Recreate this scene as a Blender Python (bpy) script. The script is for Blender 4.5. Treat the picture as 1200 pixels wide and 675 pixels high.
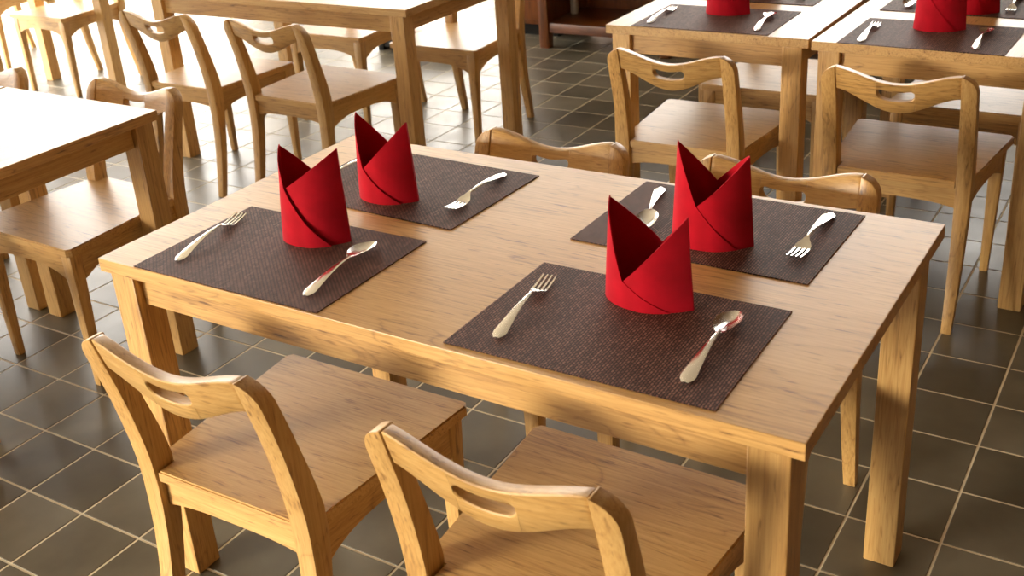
import bpy, bmesh, math, random
from mathutils import Vector, Matrix
random.seed(7)
for o in list(bpy.data.objects): bpy.data.objects.remove(o)
SC = bpy.context.scene
COL = SC.collection
PI = math.pi

# ------------------------------------------------------------------ camera
F_PX = 1302.47
CAM = (1.7583, -1.1995, 1.6007)
ROT = (1.1477, 0.0681, 0.5641)
cd = bpy.data.cameras.new('camera'); cam = bpy.data.objects.new('camera', cd); COL.objects.link(cam)
cd.sensor_width = 36; cd.lens = F_PX / 1200 * 36
cd.shift_x = 0.00916; cd.shift_y = -0.04155
cd.clip_start = 0.05; cd.clip_end = 300
cam.location = CAM; cam.rotation_euler = ROT
cd.dof.use_dof = True; cd.dof.focus_distance = 2.35; cd.dof.aperture_fstop = 7.0
SC.camera = cam

# ------------------------------------------------------------------ light and exposure
SKY_STRENGTH = 9.0
w = bpy.data.worlds.new('world'); SC.world = w; w.use_nodes = True
nt = w.node_tree; bg = nt.nodes['Background']
bg.inputs['Color'].default_value = (1.0, 0.955, 0.88, 1); bg.inputs['Strength'].default_value = SKY_STRENGTH
vs = SC.view_settings
vs.view_transform = 'Standard'; vs.look = 'None'; vs.gamma = 1.0; vs.exposure = 0.08
vs.use_curve_mapping = False
sl = bpy.data.lights.new('sun', 'SUN'); sun = bpy.data.objects.new('sun', sl); COL.objects.link(sun)
sl.energy = 6.6; sl.angle = math.radians(16); sl.color = (1.0, 0.86, 0.66)
sun.rotation_euler = (math.radians(79), 0, math.radians(-35))     # low soft sun coming in under the roof from behind and left

# ------------------------------------------------------------------ materials
def node_mat(name):
    m = bpy.data.materials.new(name); m.use_nodes = True
    t = m.node_tree; b = t.nodes['Principled BSDF']
    return m, t, b
def N(t, kind, **kw):
    n = t.nodes.new(kind)
    for k, v in kw.items():
        if k in n.inputs: n.inputs[k].default_value = v
        else: setattr(n, k, v)
    return n
def ramp(t, stops):
    r = t.nodes.new('ShaderNodeValToRGB')
    e = r.color_ramp.elements
    e[0].position, e[0].color = stops[0][0], (*stops[0][1], 1)
    e[1].position, e[1].color = stops[-1][0], (*stops[-1][1], 1)
    for p, c in stops[1:-1]:
        x = e.new(p); x.color = (*c, 1)
    return r
def srgb(r, g, b):
    f = lambda c: (c/255/12.92) if c/255 <= 0.04045 else ((c/255+0.055)/1.055)**2.4
    return (f(r), f(g), f(b))

def wood(name, axis, dark, mid, light, rough=0.46, coat=0.55):
    m, t, b = node_mat(name); L = t.links.new
    tc = N(t, 'ShaderNodeTexCoord'); oi = N(t, 'ShaderNodeObjectInfo')
    mul = N(t, 'ShaderNodeMath', operation='MULTIPLY'); mul.inputs[1].default_value = 37.0
    L(oi.outputs['Random'], mul.inputs[0])
    add = N(t, 'ShaderNodeVectorMath', operation='ADD')
    L(tc.outputs['Object'], add.inputs[0]); L(mul.outputs[0], add.inputs[1])
    def mapped(along, across):
        mp = N(t, 'ShaderNodeMapping'); s = [across]*3; s['xyz'.index(axis)] = along
        mp.inputs['Scale'].default_value = s
        L(add.outputs[0], mp.inputs['Vector']); return mp
    m1 = mapped(1.1, 9)
    n1 = N(t, 'ShaderNodeTexNoise', Scale=1.0, Detail=3.0, Roughness=0.55, Distortion=0.9); L(m1.outputs[0], n1.inputs['Vector'])
    # growth rings: fold the slow noise into lines
    fr = N(t, 'ShaderNodeMath', operation='MULTIPLY'); fr.inputs[1].default_value = 13.0; L(n1.outputs['Fac'], fr.inputs[0])
    pp = N(t, 'ShaderNodeMath', operation='PINGPONG'); pp.inputs[1].default_value = 1.0; L(fr.outputs[0], pp.inputs[0])
    m2 = mapped(7, 210)
    n2 = N(t, 'ShaderNodeTexNoise', Scale=1.0, Detail=3.0, Roughness=0.65); L(m2.outputs[0], n2.inputs['Vector'])
    m3 = mapped(0.8, 3.0)
    n3 = N(t, 'ShaderNodeTexNoise', Scale=1.0, Detail=2.0); L(m3.outputs[0], n3.inputs['Vector'])
    pw = N(t, 'ShaderNodeMath', operation='POWER'); pw.inputs[1].default_value = 9.0; L(pp.outputs[0], pw.inputs[0])
    a = N(t, 'ShaderNodeMath', operation='MULTIPLY'); a.inputs[1].default_value = 0.15; L(pw.outputs[0], a.inputs[0])
    c = N(t, 'ShaderNodeMath', operation='MULTIPLY_ADD'); c.inputs[1].default_value = 0.62; L(n2.outputs['Fac'], c.inputs[0]); L(a.outputs[0], c.inputs[2])
    d = N(t, 'ShaderNodeMath', operation='MULTIPLY_ADD'); d.inputs[1].default_value = 0.45; L(n3.outputs['Fac'], d.inputs[0]); L(c.outputs[0], d.inputs[2])
    m4 = mapped(22, 170)
    n4 = N(t, 'ShaderNodeTexNoise', Scale=1.0, Detail=1.0); L(m4.outputs[0], n4.inputs['Vector'])
    po = N(t, 'ShaderNodeMapRange'); po.inputs['From Min'].default_value = 0.62; po.inputs['From Max'].default_value = 0.78
    po.inputs['To Min'].default_value = 0.0; po.inputs['To Max'].default_value = 0.22; L(n4.outputs['Fac'], po.inputs['Value'])
    dd = N(t, 'ShaderNodeMath', operation='ADD'); L(d.outputs[0], dd.inputs[0]); L(po.outputs[0], dd.inputs[1]); d = dd
    rp = ramp(t, [(0.40, light), (0.60, mid), (0.92, dark)]); L(d.outputs[0], rp.inputs[0])
    hs = N(t, 'ShaderNodeHueSaturation'); L(rp.outputs[0], hs.inputs['Color'])
    mr = N(t, 'ShaderNodeMapRange'); mr.inputs['To Min'].default_value = 0.88; mr.inputs['To Max'].default_value = 1.1
    L(oi.outputs['Random'], mr.inputs['Value']); L(mr.outputs[0], hs.inputs['Value'])
    L(hs.outputs[0], b.inputs['Base Color'])
    b.inputs['Roughness'].default_value = rough
    b.inputs['Coat Weight'].default_value = coat; b.inputs['Coat Roughness'].default_value = 0.34
    bp = N(t, 'ShaderNodeBump', Strength=0.12, Distance=0.001); L(n2.outputs['Fac'], bp.inputs['Height'])
    L(bp.outputs[0], b.inputs['Normal'])
    return m
TEAK = dict(dark=srgb(104, 66, 28), mid=srgb(192, 149, 86), light=srgb(212, 174, 110))
W = {ax: wood('teak_wood_'+ax, ax, **TEAK) for ax in 'xyz'}
DARKW = {ax: wood('dark_red_wood_'+ax, ax, srgb(44, 20, 6), srgb(96, 50, 16), srgb(132, 74, 26), rough=0.35) for ax in 'xz'}

def tile_mat():
    m, t, b = node_mat('grey_floor_tile'); L = t.links.new
    oi = N(t, 'ShaderNodeObjectInfo'); gm = N(t, 'ShaderNodeNewGeometry')
    ad = N(t, 'ShaderNodeMath', operation='ADD'); L(oi.outputs['Random'], ad.inputs[0]); L(gm.outputs['Random Per Island'], ad.inputs[1])
    fr = N(t, 'ShaderNodeMath', operation='FRACT'); L(ad.outputs[0], fr.inputs[0])
    n = N(t, 'ShaderNodeTexNoise', Scale=3.2, Detail=4.0, Roughness=0.6); L(gm.outputs['Position'], n.inputs['Vector'])
    mx = N(t, 'ShaderNodeMath', operation='MULTIPLY_ADD'); mx.inputs[1].default_value = 0.45
    L(fr.outputs[0], mx.inputs[0]); L(n.outputs['Fac'], mx.inputs[2])
    rp = ramp(t, [(0.35, srgb(64, 58, 45)), (0.7, srgb(88, 82, 67)), (1.0, srgb(110, 104, 88))]); L(mx.outputs[0], rp.inputs[0])
    L(rp.outputs[0], b.inputs['Base Color'])
    n2 = N(t, 'ShaderNodeTexNoise', Scale=7.0, Detail=3.0); L(gm.outputs['Position'], n2.inputs['Vector'])
    r2 = N(t, 'ShaderNodeMapRange'); r2.inputs['To Min'].default_value = 0.28; r2.inputs['To Max'].default_value = 0.46
    L(n2.outputs['Fac'], r2.inputs['Value']); L(r2.outputs[0], b.inputs['Roughness'])
    bp = N(t, 'ShaderNodeBump', Strength=0.08, Distance=0.004); L(n2.outputs['Fac'], bp.inputs['Height']); L(bp.outputs[0], b.inputs['Normal'])
    b.inputs['IOR'].default_value = 1.6
    return m
TILE = tile_mat()

def plain(name, col, rough=0.6, metal=0.0, noise=0.0, scale=20):
    m, t, b = node_mat(name); L = t.links.new
    b.inputs['Roughness'].default_value = rough; b.inputs['Metallic'].default_value = metal
    if noise:
        tc = N(t, 'ShaderNodeTexCoord'); n = N(t, 'ShaderNodeTexNoise', Scale=float(scale), Detail=4.0); L(tc.outputs['Object'], n.inputs['Vector'])
        lo = tuple(c*(1-noise) for c in col); hi = tuple(min(1, c*(1+noise)) for c in col)
        rp = ramp(t, [(0.3, lo), (0.7, hi)]); L(n.outputs['Fac'], rp.inputs[0]); L(rp.outputs[0], b.inputs['Base Color'])
    else: b.inputs['Base Color'].default_value = (*col, 1)
    return m
GROUT = plain('grout', srgb(222, 212, 186), 0.8, noise=0.1, scale=6)
WALL = plain('wall_plaster', srgb(118, 86, 58), 0.8, noise=0.08, scale=3)  # unseen walls kept dark to cut bounce light onto right-facing sides
CEIL = plain('ceiling_board', srgb(228, 222, 210), 0.8, noise=0.04, scale=3)
GROUND = plain('pale_paving', srgb(190, 180, 160), 0.9, noise=0.1, scale=1)
STEEL = plain('polished_steel', (0.88, 0.88, 0.87), 0.2, 1.0)
PALE = plain('pale_glazed_ceramic', srgb(190, 190, 185), 0.3, noise=0.04)
BLACK = plain('black_lacquer_and_shade', srgb(14, 11, 9), 0.35, noise=0.2)  # cabinet plinth; also stands in for shade under the low platform

def cloth_mat():
    m, t, b = node_mat('red_napkin_cloth'); L = t.links.new
    tc = N(t, 'ShaderNodeTexCoord')
    n = N(t, 'ShaderNodeTexNoise', Scale=22.0, Detail=3.0); L(tc.outputs['Object'], n.inputs['Vector'])
    rp = ramp(t, [(0.3, srgb(158, 0, 22)), (0.75, srgb(184, 2, 30))]); L(n.outputs['Fac'], rp.inputs[0]); L(rp.outputs[0], b.inputs['Base Color'])
    b.inputs['Roughness'].default_value = 0.85; b.inputs['Specular IOR Level'].default_value = 0.2
    b.inputs['Sheen Weight'].default_value = 0.12; b.inputs['Sheen Tint'].default_value = (1, .35, .4, 1)
    n2 = N(t, 'ShaderNodeTexNoise', Scale=700.0, Detail=1.0); L(tc.outputs['Object'], n2.inputs['Vector'])
    bp = N(t, 'ShaderNodeBump', Strength=0.15, Distance=0.0006); L(n2.outputs['Fac'], bp.inputs['Height']); L(bp.outputs[0], b.inputs['Normal'])
    return m
RED = cloth_mat()

def mat_mat():
    m, t, b = node_mat('woven_brown_vinyl'); L = t.links.new
    tc = N(t, 'ShaderNodeTexCoord')
    br = t.nodes.new('ShaderNodeTexBrick'); br.offset = 0.5
    br.inputs['Scale'].default_value = 1.0; br.inputs['Brick Width'].default_value = 0.0085; br.inputs['Row Height'].default_value = 0.0048
    br.inputs['Mortar Size'].default_value = 0.0011; br.inputs['Mortar Smooth'].default_value = 0.3
    br.inputs['Color1'].default_value = (*srgb(146, 106, 92), 1); br.inputs['Color2'].default_value = (*srgb(98, 62, 54), 1); br.inputs['Mortar'].default_value = (*srgb(40, 24, 22), 1)
    mp = N(t, 'ShaderNodeMapping'); mp.inputs['Rotation'].default_value = (0, 0, PI/2)
    L(tc.outputs['Object'], mp.inputs['Vector']); L(mp.outputs[0], br.inputs['Vector'])
    # faint warp streaks
    m2 = N(t, 'ShaderNodeMapping'); m2.inputs['Scale'].default_value = (150, 9, 1); L(tc.outputs['Object'], m2.inputs['Vector'])
    n = N(t, 'ShaderNodeTexNoise', Scale=1.0, Detail=3.0, Roughness=0.65); L(m2.outputs[0], n.inputs['Vector'])
    mx = N(t, 'ShaderNodeMix', data_type='RGBA', blend_type='MULTIPLY'); mx.inputs[0].default_value = 0.9
    rp = ramp(t, [(0.3, (.55, .5, .5)), (0.7, (1.25, 1.2, 1.15))]); L(n.outputs['Fac'], rp.inputs[0])
    L(br.outputs['Color'], mx.inputs[6]); L(rp.outputs[0], mx.inputs[7]); L(mx.outputs[2], b.inputs['Base Color'])
    bp = N(t, 'ShaderNodeBump', Strength=0.5, Distance=0.0008); bp.invert = True
    L(br.outputs['Fac'], bp.inputs['Height']); L(bp.outputs[0], b.inputs['Normal'])
    b.inputs['Roughness'].default_value = 0.65; b.inputs['Specular IOR Level'].default_value = 0.3
    return m
MATM = mat_mat()

def glass_mat():
    m, t, b = node_mat('window_glass'); L = t.links.new
    t.nodes.remove(b)
    tr = N(t, 'ShaderNodeBsdfTransparent'); gl = N(t, 'ShaderNodeBsdfGlossy', Roughness=0.02)
    fr = N(t, 'ShaderNodeFresnel', IOR=1.45); mx = N(t, 'ShaderNodeMixShader')
    L(fr.outputs[0], mx.inputs[0]); L(tr.outputs[0], mx.inputs[1]); L(gl.outputs[0], mx.inputs[2])
    L(mx.outputs[0], t.nodes['Material Output'].inputs['Surface'])
    return m
GLASS = glass_mat()

# ------------------------------------------------------------------ mesh helpers
def bm_box(x0, x1, y0, y1, z0, z1, bev=0.0, seg=2):
    bm = bmesh.new()
    v = [bm.verts.new((x, y, z)) for z in (z0, z1) for y in (y0, y1) for x in (x0, x1)]
    for f in ((0, 2, 3, 1), (4, 5, 7, 6), (0, 1, 5, 4), (2, 6, 7, 3), (0, 4, 6, 2), (1, 3, 7, 5)):
        bm.faces.new([v[i] for i in f])
    if bev: bmesh.ops.bevel(bm, geom=bm.edges[:], offset=bev, segments=seg, affect='EDGES', profile=0.5)
    return bm
def bevel_sharp(bm, width, ang=35, seg=2):
    bmesh.ops.recalc_face_normals(bm, faces=bm.faces[:])
    es = [e for e in bm.edges if len(e.link_faces) == 2 and e.calc_face_angle(0) > math.radians(ang)]
    bmesh.ops.bevel(bm, geom=es, offset=width, segments=seg, affect='EDGES', profile=0.5, clamp_overlap=True)
def loft(sections, cap=True):
    """sections: list of closed rings (lists of points, same count)"""
    bm = bmesh.new(); rings = [[bm.verts.new(p) for p in s] for s in sections]
    n = len(rings[0])
    for a, b in zip(rings, rings[1:]):
        for i in range(n):
            bm.faces.new((a[i], a[(i+1) % n], b[(i+1) % n], b[i]))
    if cap:
        bm.faces.new(rings[0][::-1]); bm.faces.new(rings[-1])
    return bm
def to_mesh(bm, name, mat, smooth=True, ang=40):
    bmesh.ops.recalc_face_normals(bm, faces=bm.faces[:])
    me = bpy.data.meshes.new(name); bm.to_mesh(me); bm.free()
    me.materials.append(mat)
    if smooth:
        for p in me.polygons: p.use_smooth = True
        me.set_sharp_from_angle(angle=math.radians(ang))
    return me
def link(name, data, parent=None, loc=(0, 0, 0), rz=0.0):
    o = bpy.data.objects.new(name, data); COL.objects.link(o)
    o.location = loc; o.rotation_euler = (0, 0, rz)
    if parent: o.parent = parent
    return o
def tag(o, label, cat, group=None):
    o['label'] = label; o['category'] = cat
    if group: o['group'] = group
    return o
def struct(o): o['kind'] = 'structure'; return o
def thing(name, parts, label, cat, loc, rz=0.0, group=None):
    """parts: list of (part_name, mesh) sharing mesh data between copies"""
    e = link(name, None, None, loc, rz); e.empty_display_size = 0.1
    tag(e, label, cat, group)
    for pn, me in parts: link(pn, me, e)
    return e

# ------------------------------------------------------------------ the building
X0, X1, Y0, Y1, CH = -5.6, 3.3, -4.6, 6.0, 4.0
fl = struct(link('floor', to_mesh(bm_box(X0, X1, Y0, Y1, -0.15, -0.0012), 'floor', GROUT, False)))
# floor tiles: lattice, the 300 that show largest are single parts, the rest one mesh
S, TH, OX, OY = 0.1985, 0.0082, 1.244, 0.8331
g = 0.0025; hs_ = S/2 - g
bmt = bm_box(-hs_, hs_, -hs_, hs_, -0.012, 0.0)
bmesh.ops.bevel(bmt, geom=[e for e in bmt.edges if all(abs(v.co.z) < 1e-6 for v in e.verts)], offset=0.0016, segments=1, affect='EDGES')
tile_me = to_mesh(bmt, 'tile', TILE, False)
Rm = Matrix.Rotation(ROT[2], 3, 'Z') @ Matrix.Rotation(ROT[1], 3, 'Y') @ Matrix.Rotation(ROT[0], 3, 'X')
def depth_inview(p):
    q = Rm.transposed() @ (Vector(p) - Vector(CAM))
    if q.z > -0.2: return None
    u = 589 + F_PX*q.x/-q.z; v = 287.6 - F_PX*q.y/-q.z
    if -70 < u < 1270 and -30 < v < 745: return -q.z
    return None
cT, sT = math.cos(TH), math.sin(TH)
cells = []
for i in range(-50, 14):
    for j in range(-30, 32):
        a, b = i+0.5, j+0.5
        x = OX + S*(a*cT - b*sT); y = OY + S*(a*sT + b*cT)
        if X0+.12 < x < X1-.12 and Y0+.12 < y < Y1-.12:
            cells.append((depth_inview((x, y, 0)), x, y))
near = sorted([c for c in cells if c[0] is not None])[:300]
nearset = set((x, y) for _, x, y in near)
for _, x, y in near: link('tile', tile_me, fl, (x, y, 0), TH)
vs_, fs_ = [], []
base_v = [v.co.copy() for v in tile_me.vertices]; base_f = [list(p.vertices) for p in tile_me.polygons]
Rt = Matrix.Rotation(TH, 3, 'Z')
for _, x, y in cells:
    if (x, y) in nearset: continue
    k = len(vs_)
    vs_ += [tuple(Rt @ c + Vector((x, y, 0))) for c in base_v]
    fs_ += [[k+q for q in f] for f in base_f]
me = bpy.data.meshes.new('far_tiles'); me.from_pydata(vs_, [], fs_); me.materials.append(TILE)
ft = link('far_tiles', me, fl); ft['kind'] = 'stuff'

struct(link('ground', to_mesh(bm_box(-70, 70, -70, 70, -0.5, -0.16), 'ground', GROUND, False)))
struct(link('ceiling', to_mesh(bm_box(X0-.6, X1+.2, Y0-.6, Y1+.6, CH, CH+.15), 'ceiling', CEIL, False)))
struct(link('wall_right', to_mesh(bm_box(X1, X1+.2, Y0, Y1+.2, -0.15, CH), 'wall_right', WALL, False)))
# back wall: solid right of the last window, low sill wall behind the cabinets, open glazing to the left
def wall_back():
    bm = bmesh.new()
    for (x0, x1, z0, z1) in ((0.9, X1, -.15, CH), (-2.0, 0.9, -.15, 1.15), (-2.0, 0.9, 3.2, CH), (X0, -2.0, 2.8, CH), (-2.2, -2.0, -.15, 2.8)):
        b2 = bm_box(x0, x1, Y1, Y1+.2, z0, z1); m_ = bpy.data.meshes.new('t'); b2.to_mesh(m_); b2.free(); bm.from_mesh(m_); bpy.data.meshes.remove(m_)
    return bm
struct(link('wall_back', to_mesh(wall_back(), 'wall_back', WALL, False)))
def window(name, x0, x1, z0, z1, n):
    f = bmesh.new()
    def addb(*a):
        b2 = bm_box(*a); m_ = bpy.data.meshes.new('t'); b2.to_mesh(m_); b2.free(); f.from_mesh(m_); bpy.data.meshes.remove(m_)
    addb(x0, x1, Y1+.06, Y1+.12, z0, z0+.06); addb(x0, x1, Y1+.06, Y1+.12, z1-.06, z1)
    for k in range(n+1):
        x = x0 + (x1-x0-.05)*k/n; addb(x, x+.05, Y1+.06, Y1+.12, z0, z1)
    fr = struct(link(name, to_mesh(f, name, W['z'], False)))
    for k in range(n):
        a = x0+(x1-x0-.05)*k/n+.05; b = x0+(x1-x0-.05)*(k+1)/n
        link('pane', to_mesh(bm_box(a, b, Y1+.088, Y1+.092, z0+.06, z1-.06), 'pane', GLASS, False), fr)
window('window_1', -2.0, 0.9, 1.15, 3.2, 3)
window('window_2', X0, -2.2, 0.0, 2.8, 4)
def wall_of(boxes):
    bm = bmesh.new()
    for b_ in boxes:
        b2 = bm_box(*b_); m_ = bpy.data.meshes.new('t'); b2.to_mesh(m_); b2.free(); bm.from_mesh(m_); bpy.data.meshes.remove(m_)
    return bm
struct(link('wall_front_blocker', to_mesh(wall_of([(-0.6, X1, Y0-.2, Y0, -.15, CH), (X0, -0.6, Y0-.2, Y0, 2.0, CH), (X0, -4.4, Y0-.2, Y0, -.15, 2.0)]), 'wall_front_blocker', WALL, False)))  # unseen wall added to block front skylight; its lintel trims the sun
struct(link('wall_left_blocker', to_mesh(wall_of([(X0-.2, X0, Y0-.2, -0.6, -.15, CH), (X0-.2, X0, -0.6, Y1+.2, 3.3, CH)]), 'wall_left_blocker', WALL, False)))  # unseen wall added to shut out sky light from the near left
for k, (x, y) in enumerate(((X0, -0.76), (X0, 2.9), (X0, Y1-.16))):
    struct(link('trim_%d' % (k+1), to_mesh(bm_box(x, x+.16, y, y+.16, -.15, CH, .008), 'trim', W['z'], True)))

# ------------------------------------------------------------------ tables
TH_TOP, TZ, LEGW, APR = 0.028, 0.75, 0.063, 0.066
def table_parts(L, D):
    ix, iy = 0.02, 0.006
    z1 = TZ - TH_TOP
    parts = []
    top_ax = 'x' if L >= D*0.95 else 'y'
    parts.append(('tabletop', to_mesh(bm_box(0, L, 0, D, z1, TZ, .0016), 'tabletop', W[top_ax], True, 20)))
    for x in (ix, L-ix-LEGW):
        for y in (iy, D-iy-LEGW):
            parts.append(('leg', to_mesh(bm_box(x, x+LEGW, y, y+LEGW, 0, z1, .003), 'table_leg', W['z'], True, 20)))
    r = 0.018; t = 0.022
    for y in (iy+r, D-iy-r-t):
        parts.append(('apron', to_mesh(bm_box(ix+LEGW, L-ix-LEGW, y, y+t, z1-APR, z1, .0015, 1), 'table_apron', W['x'], False)))
    for x in (ix+r, L-ix-r-t):
        parts.append(('apron', to_mesh(bm_box(x, x+t, iy+LEGW, D-iy-LEGW, z1-APR, z1, .0015, 1), 'table_apron', W['y'], False)))
    return parts
LT, DT, LS = 1.397, 0.780, 0.672
big = table_parts(LT, DT); small = table_parts(LS, DT)
thing('dining_table', big, 'long light wooden table with four red napkins on brown mats, in the foreground', 'table', (0, 0, 0), 0, 'long dining tables')
thing('dining_table', big, 'long bare wooden table at the back with wooden chairs on both sides', 'table', (-0.744-LT, 1.985, 0), 0, 'long dining tables')
GS = 'square tables for two'
thing('dining_table', small, 'square wooden table at the left edge, its bare top pale with window glare', 'table', (-0.675-LS, -0.03, 0), 0, GS)
thing('dining_table', small, 'square wooden table cut off by the left picture edge beyond the glaring one', 'table', (-0.675-2*LS-.012, -0.03, 0), 0, GS)
thing('dining_table', small, 'square wooden table set with a red napkin, left of the pair at the back right', 'table', (0.072, 1.985, 0), 0, GS)
thing('dining_table', small, 'square wooden table at the right picture edge set with two red napkins', 'table', (0.072+LS+.012, 1.972, 0), -0.02, GS)
thing('dining_table', small, 'wooden table far back left of which only legs show', 'table', (-4.002, 1.95, 0), 0, GS)

# ------------------------------------------------------------------ chairs
SEATZ = 0.44; CTOP = 0.748
def catmull(pts, z):
    n = len(pts)
    for i in range(n-1):
        z0, a = pts[i]; z1, b = pts[i+1]
        if z0-1e-9 <= z <= z1+1e-9:
            zp, p = pts[i-1] if i else (2*z0-z1, 2*a-b)
            zn, q = pts[i+2] if i+2 < n else (2*z1-z0, 2*b-a)
            u = (z-z0)/(z1-z0); h = z1-z0
            m0 = (b-p)/(z1-zp)*h; m1 = (q-a)/(zn-z0)*h
            return (2*u**3-3*u**2+1)*a + (u**3-2*u**2+u)*m0 + (-2*u**3+3*u**2)*b + (u**3-u**2)*m1
    return pts[-1][1]
YC = [(0, -0.252), (0.2, -0.214), (0.36, -0.196), (0.46, -0.197), (0.6, -0.226), (CTOP, -0.268)]     # centre line of the rear legs
def back_y(z): return catmull(YC, z)
def rear_leg(s):
    secs = []
    zs = [0, .06, .12, .18, .24, .3, .36, .41, .46, .5, .55, .6, .64, .675, .70]
    rr = 0.045
    zs += [CTOP - rr + rr*math.sin(a) for a in (0.05, .35, .65, .9, 1.15, 1.35, PI/2)]
    for z in zs:
        xi = 0.163; wd = 0.040
        if z < .44: wd = 0.027 + 0.013*(z/.44)**0.8; xi = 0.163 + 0.010*(1-z/.44)
        xo = xi + wd
        if z > CTOP-rr:
            d = (z-(CTOP-rr))/rr; xo = xi+wd-rr + rr*math.sqrt(max(0, 1-d*d)); xo = max(xo, xi+.004)
        dp = catmull([(0, .0125), (.3, .019), (.44, .024), (.6, .0185), (CTOP, .0155)], z)
        y = back_y(z)
        secs.append([(s*xi, y-dp, z), (s*xo, y-dp, z), (s*xo, y+dp, z), (s*xi, y+dp, z)])
    bm = loft(secs); bevel_sharp(bm, 0.0035, 50)
    return to_mesh(bm, 'chair_rear_leg', W['z'])
def front_leg(s):
    secs = []
    for z in (0, .1, .2, .3, .37, .418):
        u = z/.418; wd = .024 + .017*u
        xo = .206 + .012*u; yo = .212 + .005*u
        secs.append([(s*xo, yo, z), (s*xo, yo-wd, z), (s*(xo-wd), yo-wd, z), (s*(xo-wd), yo, z)])
    bm = loft(secs); bevel_sharp(bm, .0035, 50)
    return to_mesh(bm, 'chair_front_leg', W['z'])
def back_rail():
    bm = bmesh.new(); cols = []
    n = 32; xe = 0.163; sw = 0.050; sh = 0.0138
    xs = sorted(set([round(-xe + 2*xe*i/n, 5) for i in range(n+1)] + [round(s*(sw - sh + sh*math.sin(a)), 5) for s in (-1, 1) for a in (0, .5, .9, 1.25, PI/2)]))
    for x in xs:
        u = x/xe
        dip = 0.5*(1+math.cos(PI*u))
        dip = dip**0.85
        zt = CTOP - 0.034*dip
        zb = CTOP - 0.064 - 0.054*dip
        mid = 0.5*(zt+zb) + 0.006
        a = abs(x); hh = 0
        if a < sw - sh: hh = sh
        elif a < sw: hh = sh*math.sqrt(max(0, 1-((a-(sw-sh))/sh)**2))
        if hh < 1e-5: hh = 0
        bow = -0.016*(1-u*u)
        col = []
        for z in (zb, mid-hh, mid+hh, zt):
            y = back_y(min(z, CTOP)) + bow
            dp = 0.0125
            col.append((bm.verts.new((x, y-dp, z)), bm.verts.new((x, y+dp, z))))
        cols.append((col, hh))
    def quad(*v):
        try: bm.faces.new(v)
        except ValueError: pass
    for (a, ha), (b, hb) in zip(cols, cols[1:]):
        for k in (0, 2):
            for sd in (0, 1):
                quad(a[k][sd], b[k][sd], b[k+1][sd], a[k+1][sd])
        quad(a[0][0], a[0][1], b[0][1], b[0][0]); quad(a[3][0], b[3][0], b[3][1], a[3][1])
        if ha or hb:
            quad(a[1][0], b[1][0], b[1][1], a[1][1]); quad(a[2][0], a[2][1], b[2][1], b[2][0])
    for c in (cols[0][0], cols[-1][0]):
        quad(c[0][0], c[0][1], c[1][1], c[1][0]); quad(c[2][0], c[2][1], c[3][1], c[3][0])
    bmesh.ops.remove_doubles(bm, verts=bm.verts[:], dist=1e-5)
    bevel_sharp(bm, .0022, 50, 1)
    return to_mesh(bm, 'chair_backrest', W['x'])
def seat():
    # trapezoid board with slightly dished top
    z0, z1 = SEATZ-.022, SEATZ
    out = [(-.199, -.178), (-.160, -.178), (-.160, -.214), (.160, -.214), (.160, -.178), (.199, -.178), (.232, .215), (.222, .228), (-.222, .228), (-.232, .215)]
    bm = bmesh.new()
    lo = [bm.verts.new((x, y, z0)) for x, y in out]; hi = [bm.verts.new((x, y, z1)) for x, y in out]
    bm.faces.new(lo[::-1]); bm.faces.new(hi)
    n = len(out)
    for i in range(n): bm.faces.new((lo[i], lo[(i+1) % n], hi[(i+1) % n], hi[i]))
    bmesh.ops.recalc_face_normals(bm, faces=bm.faces[:])
    bmesh.ops.bevel(bm, geom=[e for e in bm.edges if all(abs(v.co.z-z1) < 1e-6 for v in e.verts)], offset=.003, segments=2, affect='EDGES')
    return to_mesh(bm, 'chair_seat', W['x'], True, 20)
def arched(p0, p1, t, hend, hmid, zt, mat):
    """a rail between p0 and p1 (outer face), its lower edge arched"""
    p0, p1 = Vector(p0), Vector(p1); d = p1-p0; nrm = Vector((-d.y, d.x, 0)).normalized()*t
    secs = []
    for i in range(17):
        u = i/16; h = hmid + (hend-hmid)*abs(2*u-1)**3.2
        a = p0 + d*u; b = a + nrm
        secs.append([(a.x, a.y, zt), (b.x, b.y, zt), (b.x, b.y, zt-h), (a.x, a.y, zt-h)])
    return to_mesh(loft(secs), 'chair_apron', mat, True, 25)
ZA = SEATZ - .022
chair_parts = [('seat', seat()), ('backrest', back_rail()), ('leg', rear_leg(1)), ('leg', rear_leg(-1)), ('leg', front_leg(1)), ('leg', front_leg(-1)),
               ('apron', arched((.177, .213, 0), (-.177, .213, 0), .020, .082, .050, ZA, W['x'])),
               ('apron', arched((-.163, -.202, 0), (.163, -.202, 0), .020, .060, .048, ZA, W['x'])),
               ('apron', arched((.192, -.175, 0), (.213, .176, 0), .020, .085, .050, ZA, W['y'])),
               ('apron', arched((-.213, .176, 0), (-.192, -.175, 0), .020, .085, .050, ZA, W['y']))]
def chair(x, y, rz, label): thing('dining_chair', chair_parts, label, 'chair', (x, y, 0), rz, 'wooden dining chairs with a slotted top rail')
chair(0.420, 0.055, 0.015, 'nearest wooden chair on the left, its back to us, pushed under the foreground table')
chair(1.035, 0.055, 0.0, 'wooden chair closest to the viewer, its back rail with slot at the bottom centre')
chair(0.465, 0.69, PI+.01, 'wooden chair behind the foreground table, only its rail showing between two mats')
chair(1.03, 0.703, PI, 'wooden chair behind the foreground table, rail and one leg showing at the right')
chair(-0.985, 0.662, PI-.02, 'wooden chair facing us at the glaring left table, seat pale with light')
chair(-1.70, 0.654, PI, 'wooden chair at the left picture edge, only a rail end and a foot showing')
chair(-1.0, -0.085, 0.0, 'wooden chair cut off at the left, only one front leg foot showing')
chair(-1.75, 1.955, 0.0, 'left wooden chair on the near side of the long back table')
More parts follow.
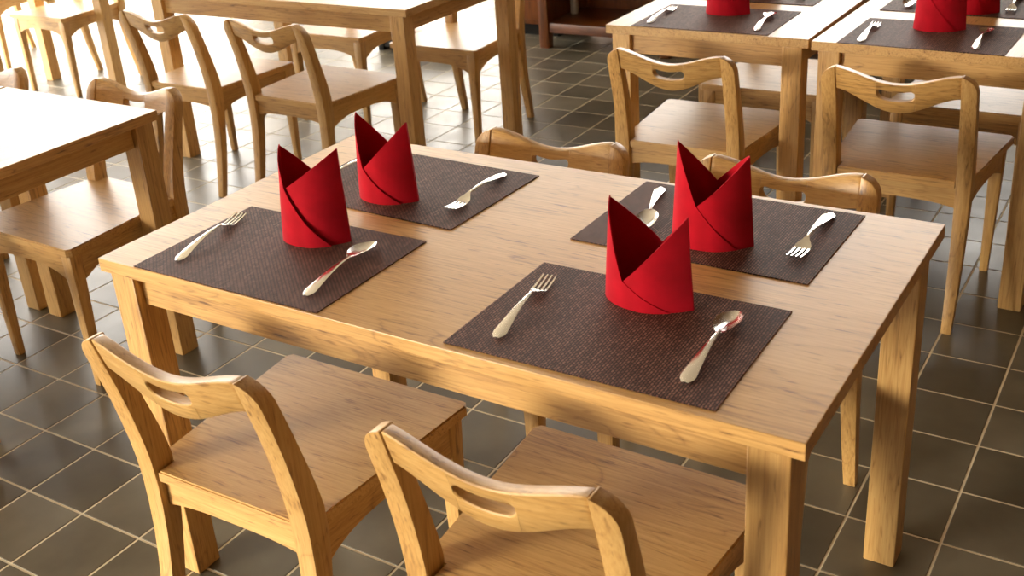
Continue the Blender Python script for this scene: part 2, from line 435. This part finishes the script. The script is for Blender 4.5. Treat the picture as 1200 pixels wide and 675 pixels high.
chair(-1.165, 1.955, -0.03, 'right wooden chair on the near side of the long back table')
chair(-1.735, 2.83, PI, 'wooden chair on the far side of the back table, left of the table leg')
chair(-1.09, 2.80, PI, 'pale wooden chair on the far side of the back table, beside the table end')
chair(-3.65, 2.685, PI, 'wooden chair at the upper left facing us in the brightest light')
chair(-4.62, 2.93, PI, 'wooden chair at the left top corner with only one leg showing')
chair(0.41, 2.005, 0.0, 'wooden chair with a dark streaked rail, back to us at the back right, left one')
chair(1.065, 2.013, -0.01, 'wooden chair back to us beside the right picture edge')
chair(0.44, 2.66, PI, 'wooden chair beyond the left of the two back right tables, seen beneath it')
chair(1.10, 2.66, PI, 'wooden chair beyond the right of the two back right tables, seen beneath it')

# ------------------------------------------------------------------ placemats
MW, MH, MT = 0.455, 0.320, 0.0022
mat_me = to_mesh(bm_box(0, MW, 0, MH, 0, MT, .0006, 1), 'placemat', MATM)
def placemat(x, y, a, label): tag(link('placemat', mat_me, None, (x, y, TZ), a), label, 'placemat', 'woven brown placemats')
placemat(0.101, 0.0015, 0.006, 'brown woven placemat at the near left of the foreground table')
placemat(0.8097, 0.0147, 0.009, 'brown woven placemat at the near right of the foreground table')
placemat(0.1107, 0.4043, -0.035, 'brown woven placemat at the far left of the foreground table')
placemat(0.7992, 0.4445, -0.011, 'brown woven placemat at the far right of the foreground table')
placemat(0.160, 1.990, 0.01, 'brown woven placemat on the near side of the left square table at the back right')
placemat(0.830, 1.970, -0.02, 'brown woven placemat on the near side of the table at the right edge')
placemat(0.165, 2.405, 0.0, 'brown woven placemat on the far side of the left square table at the back right')
placemat(0.835, 2.40, -0.02, 'brown woven placemat on the far side of the table at the right edge')
MZ = TZ + MT

# ------------------------------------------------------------------ cutlery (lies along +y, tip at +y)
def strip(rows, nx=8, th=0.0014):
    """rows: (y, halfwidth, z_centre, dish) -> thin curved sheet with thickness"""
    bm = bmesh.new(); T, B = [], []
    for y, hw, z, dish in rows:
        t, b = [], []
        for i in range(nx+1):
            u = -1 + 2*i/nx
            zz = z - dish*(1-u*u)
            t.append(bm.verts.new((u*hw, y, zz+th))); b.append(bm.verts.new((u*hw*.93, y, zz)))
        T.append(t); B.append(b)
    m = len(rows)
    for j in range(m-1):
        for i in range(nx):
            bm.faces.new((T[j][i], T[j][i+1], T[j+1][i+1], T[j+1][i])); bm.faces.new((B[j][i], B[j+1][i], B[j+1][i+1], B[j][i+1]))
        bm.faces.new((T[j][0], T[j+1][0], B[j+1][0], B[j][0])); bm.faces.new((T[j][nx], B[j][nx], B[j+1][nx], T[j+1][nx]))
    for j in (0, m-1):
        for i in range(nx): bm.faces.new((T[j][i], B[j][i], B[j][i+1], T[j][i+1]))
    return bm
def handle_rows():
    R = []
    for k in range(19):
        u = k/18; y = -.100 + .128*u
        hw = .0098*(1-u)**1.3 + .0027
        if k == 0: hw = .0045
        if k == 1: hw = .0095
        z = .0005 + .011*math.sin(PI*min(1, u*1.0)*0.62)**1.2
        R.append((y, hw, z, -0.0012))
    return R
zneck = handle_rows()[-1][2]
def spoon_bowl():
    R = []; n = 16
    for k in range(n+1):
        u = k/n; y = .026 + .076*u
        e = math.sin(PI*min(1, max(0, (u*.94+.05))))**.55
        hw = max(.0028, max(.001, .0188*e)*(0.88+.12*math.cos((u-.55)*3)))
        if k == n: hw = .004
        z = zneck*(1-u)**1.6 + .0055*(u**3) + .0075*math.sin(PI*u)**.8
        R.append((y, hw, z, .0085*math.sin(PI*u)**.9 if 0 < u < 1 else 0))
    return strip(R, 10)
def fork_head():
    R = []
    for k in range(9):
        u = k/8; y = .026 + .030*u
        hw = .0028 + .0105*(0.5-0.5*math.cos(PI*min(1, u*1.15)))
        R.append((y, hw, zneck*(1-u)**1.1 + .0022, .0012*u))
    bm = strip(R, 8)
    for q in range(4):
        xc = -.0113 + .00753*q
        rows = []
        for k in range(7):
            u = k/6; y = .055 + .043*u
            rows.append([(xc-(.0023-.0008*u), y, .0020+.0045*u*u), (xc+(.0023-.0008*u), y, .0020+.0045*u*u), (xc+(.0020-.0008*u), y, .0037+.0045*u*u), (xc-(.0020-.0008*u), y, .0037+.0045*u*u)])
        b2 = loft(rows); m_ = bpy.data.meshes.new('t'); b2.to_mesh(m_); b2.free(); bm.from_mesh(m_); bpy.data.meshes.remove(m_)
    return bm
handle_me = to_mesh(strip(handle_rows(), 6, .0018), 'cutlery_handle', STEEL, True, 60)
spoon_me = to_mesh(spoon_bowl(), 'spoon_bowl', STEEL, True, 60); fork_me = to_mesh(fork_head(), 'fork_head', STEEL, True, 50)
def cutlery(kind, hx, hy, tx, ty, label):
    """from handle end (hx,hy) towards the tip (tx,ty)"""
    cx, cy = (hx+tx)/2, (hy+ty)/2; a = math.atan2(ty-hy, tx-hx) - PI/2
    thing(kind, [('handle', handle_me), ('bowl', spoon_me) if kind == 'spoon' else ('tines', fork_me)], label, kind, (cx, cy, MZ), a+.05, 'steel %ss on the placemats' % kind).scale = (1.08, 1.12, 1.12)
cutlery('fork', .876, .060, .858, .280, 'steel fork on the near right mat of the foreground table')
cutlery('spoon', 1.193, .062, 1.195, .290, 'steel spoon on the near right mat of the foreground table')
cutlery('fork', .162, .052, .128, .270, 'steel fork on the near left mat of the foreground table')
cutlery('spoon', .492, .046, .480, .262, 'steel spoon on the near left mat of the foreground table')
cutlery('fork', .508, .665, .508, .478, 'steel fork on the far left mat, handle away from us')
cutlery('spoon', .155, .660, .160, .470, 'steel spoon behind the napkin on the far left mat')
cutlery('spoon', .858, .725, .905, .535, 'steel spoon left of the napkin on the far right mat, half hidden')
cutlery('fork', 1.204, .722, 1.197, .532, 'steel fork on the far right mat, handle away from us')
cutlery('fork', .199, 2.04, .199, 2.245, 'steel fork on the near mat of the left square table at the back right')
cutlery('spoon', .558, 2.02, .545, 2.255, 'steel spoon on the near mat of the left square table at the back right')
cutlery('fork', .887, 2.005, .885, 2.200, 'steel fork on the near mat of the table at the right edge')
cutlery('spoon', 1.196, 1.995, 1.201, 2.225, 'steel spoon on the near mat of the table at the right edge')
cutlery('fork', .545, 2.67, .550, 2.45, 'steel fork on the far mat of the left square table at the back right')
cutlery('spoon', .900, 2.66, .905, 2.44, 'steel spoon on the far mat of the table at the right edge')
cutlery('fork', 1.210, 2.66, 1.205, 2.45, 'steel fork on the far mat of the table at the right edge')

# ------------------------------------------------------------------ napkins
NA, NB = .081, .046                      # half length and half depth of the folded pocket
def pocket(u, front):
    """outline: u = -1 left end (round), +1 right end (sharp fold)"""
    a = abs(u)
    sh = (1-a**2.6)**.62 if u < 0 else (1-a**1.7)
    y = -NB*sh if front else NB*((1-a**2.6)**.62 if u > 0 else (1-a**1.7))
    return NA*u, y - .010*u
def rim(u, front, h):
    hl, hr, vf, uf, vb, ub = h
    v, uv = (vf, uf) if front else (vb, ub)
    if u >= uv: return v + (hr-v)*(u-uv)/(1-uv)
    return v + (hl-v)*(uv-u)/(uv+1)
def napkin_meshes(h, step, lean=0.0):
    hl, hr, vf, uf, vb, ub = h
    n = 40; rows = 12
    def pt(u, front, z, off=0.0):
        k = z/.18
        x, y = pocket(u, front)
        x = x*(1 - .15*k) + lean*k; y *= 1 - .10*k + .10*math.sin(PI*min(1, z/.13))
        return (x, y + (-off if front else off), z)
    us = [-math.cos(PI*i/n) for i in range(n+1)]
    us[n//2] = 0.0
    us = sorted(us + [uf, ub])
    ring = [(u, True) for u in us[::-1]] + [(u, False) for u in us[1:-1]]
    bm = bmesh.new(); V = []
    for j in range(rows+1):
        V.append([bm.verts.new(pt(u, f, rim(u, f, h)*j/rows)) for u, f in ring])
    m = len(ring)
    for j in range(rows):
        for i in range(m):
            bm.faces.new((V[j][i], V[j][(i+1) % m], V[j+1][(i+1) % m], V[j+1][i]))
    bmesh.ops.recalc_face_normals(bm, faces=bm.faces[:])
    bmesh.ops.solidify(bm, geom=bm.faces[:], thickness=.0022)
    body = to_mesh(bm, 'napkin_cloth', RED, True, 45)
    # the outer fold: wraps from the left end round the front, its edge running down to the right
    bm = bmesh.new(); V = []; ue = .62
    fu = [u for u in us if u < uf] + [uf] + [uf + (ue-uf)*i/24 for i in range(1, 25)]
    for j in range(rows+1):
        row = []
        for u in fu:
            top = rim(u, True, h) + .002 if u <= uf else (vf+.002)*(1-(u-uf)/(ue-uf))
            o = step*min(1, (u+1)/.12)
            row.append(bm.verts.new(pt(u, True, max(.0012, top)*j/rows, o)))
        V.append(row)
    for j in range(rows):
        for i in range(len(fu)-1): bm.faces.new((V[j][i], V[j][i+1], V[j+1][i+1], V[j+1][i]))
    bmesh.ops.recalc_face_normals(bm, faces=bm.faces[:])
    bmesh.ops.solidify(bm, geom=bm.faces[:], thickness=.0016)
    fold = to_mesh(bm, 'napkin_fold', RED, True, 45)
    return [('cloth', body), ('fold', fold)]
def napkin(x, y, a, h, step, label, sc=1.0, lean=0.0):
    e = thing('napkin', napkin_meshes(h, step, lean), label, 'napkin', (x, y, MZ), a, 'folded red napkins'); e.scale = (sc, sc, 1)
napkin(1.040, .280, 0.06, (.172, .160, .048, -.36, .086, .08), .0018, 'red napkin folded into two points on the near right mat')
napkin(.345, .250, 0.28, (.186, .188, .112, -.62, .118, -.1), .007, 'red napkin folded into two points on the near left mat', .92, .007)
napkin(.345, .480, 0.15, (.178, .170, .072, -.50, .096, -.05), .004, 'red napkin folded into two points on the far left mat', .90)
napkin(1.045, .535, 0.28, (.190, .170, .083, -.36, .105, .05), .0018, 'red napkin folded into two points on the far right mat', .93)
HB = (.18, .175, .09, -.45, .11, 0.0)
napkin(.392, 2.235, 0.25, HB, .003, 'red napkin on the near mat of the left square table at the back right', .9)
napkin(1.062, 2.205, 0.25, HB, .003, 'red napkin on the near mat of the table at the right edge', .9)
napkin(.395, 2.53, 0.2, HB, .003, 'red napkin on the far mat of the left square table at the back right', .9)
napkin(1.110, 2.45, 0.2, HB, .003, 'red napkin on the far mat of the table at the right edge', .9)

# ------------------------------------------------------------------ background furniture
cx0, cx1, cy0, cy1 = -1.52, 0.75, 4.18, 4.68
parts = []
for x in (cx0, cx0+.75, cx0+1.5, cx1-.06):
    parts.append(('post', to_mesh(bm_box(x, x+.06, cy0, cy0+.06, 0, .95, .004), 'cabinet_post', DARKW['z'])))
for x in (cx0, cx1-.06):
    parts.append(('post', to_mesh(bm_box(x, x+.06, cy1-.06, cy1, 0, .95, .004), 'cabinet_post', DARKW['z'])))
parts.append(('bottom_rail', to_mesh(bm_box(cx0+.06, cx1-.06, cy0+.01, cy0+.035, .09, .145, .003), 'bottom_rail', DARKW['x'])))
parts.append(('shelf', to_mesh(bm_box(cx0+.02, cx1-.02, cy0+.036, cy1-.03, .115, .14, .002), 'cabinet_shelf', DARKW['x'])))
parts.append(('back_panel', to_mesh(bm_box(cx0+.06, cx1-.06, cy1-.02, cy1, .1, .95), 'back_panel', DARKW['z'], False)))
parts.append(('side_panel', to_mesh(bm_box(cx0+.015, cx0+.035, cy0+.06, cy1-.06, .1, .95), 'side_panel', DARKW['z'], False)))
parts.append(('side_panel', to_mesh(bm_box(cx1-.035, cx1-.015, cy0+.06, cy1-.06, .1, .95), 'side_panel', DARKW['z'], False)))
parts.append(('worktop', to_mesh(bm_box(cx0-.02, cx1+.02, cy0-.02, cy1+.01, .951, .985, .004), 'cabinet_top', DARKW['x'])))
thing('open_cabinet', parts, 'dark reddish wooden cabinet with open bottom shelf in the background', 'cabinet', (0, 0, 0))
dx0, dx1, dy0, dy1 = -1.86, -1.53, 4.42, 4.85
parts = [('body', to_mesh(bm_box(dx0, dx1, dy0, dy1, .07, .95, .004), 'cabinet_body', DARKW['z'])),
         ('door', to_mesh(bm_box(dx0+.02, dx1-.02, dy0-.02, dy0-.001, .10, .92, .004), 'cabinet_door', DARKW['z'])),
         ('plinth', to_mesh(bm_box(dx0+.02, dx1-.02, dy0+.03, dy1-.02, 0, .07), 'plinth', BLACK, False))]
thing('closed_cabinet', parts, 'narrow very dark wooden cabinet left of the open cabinet', 'cabinet', (0, 0, 0))
def lathe(prof, n=24):
    return loft([[(r*math.cos(2*PI*i/n), r*math.sin(2*PI*i/n), z) for i in range(n)] for r, z in prof])
tag(link('bottle', to_mesh(lathe([(.020, 0), (.023, .005), (.023, .2), (.020, .225), (.011, .25), (.010, .3), (.012, .305), (.010, .31)]), 'bottle', PALE), None, (-1.445, 4.47, .1405)),  # unidentified pale upright; the bottle form is a guess
    'pale slim bottle-shaped object on the bottom shelf of the dark cabinet', 'bottle')
parts = [('board', to_mesh(bm_box(-2.46, -1.93, 3.82, 4.2, .085, .12, .004), 'stool_board', DARKW['x'])),
         ('leg', to_mesh(bm_box(-2.44, -2.40, 3.85, 4.17, 0, .085, .002), 'stool_leg', BLACK)), ('leg', to_mesh(bm_box(-1.99, -1.95, 3.85, 4.17, 0, .085, .002), 'stool_leg', BLACK)),
         ('rail', to_mesh(bm_box(-2.40, -1.99, 3.86, 3.88, .02, .08), 'stool_shade_rail', BLACK, False))]  # black legs and rail stand in for the shadow beneath the board
thing('low_platform', parts, 'low dark wooden platform on the floor behind the back table', 'platform', (0, 0, 0))
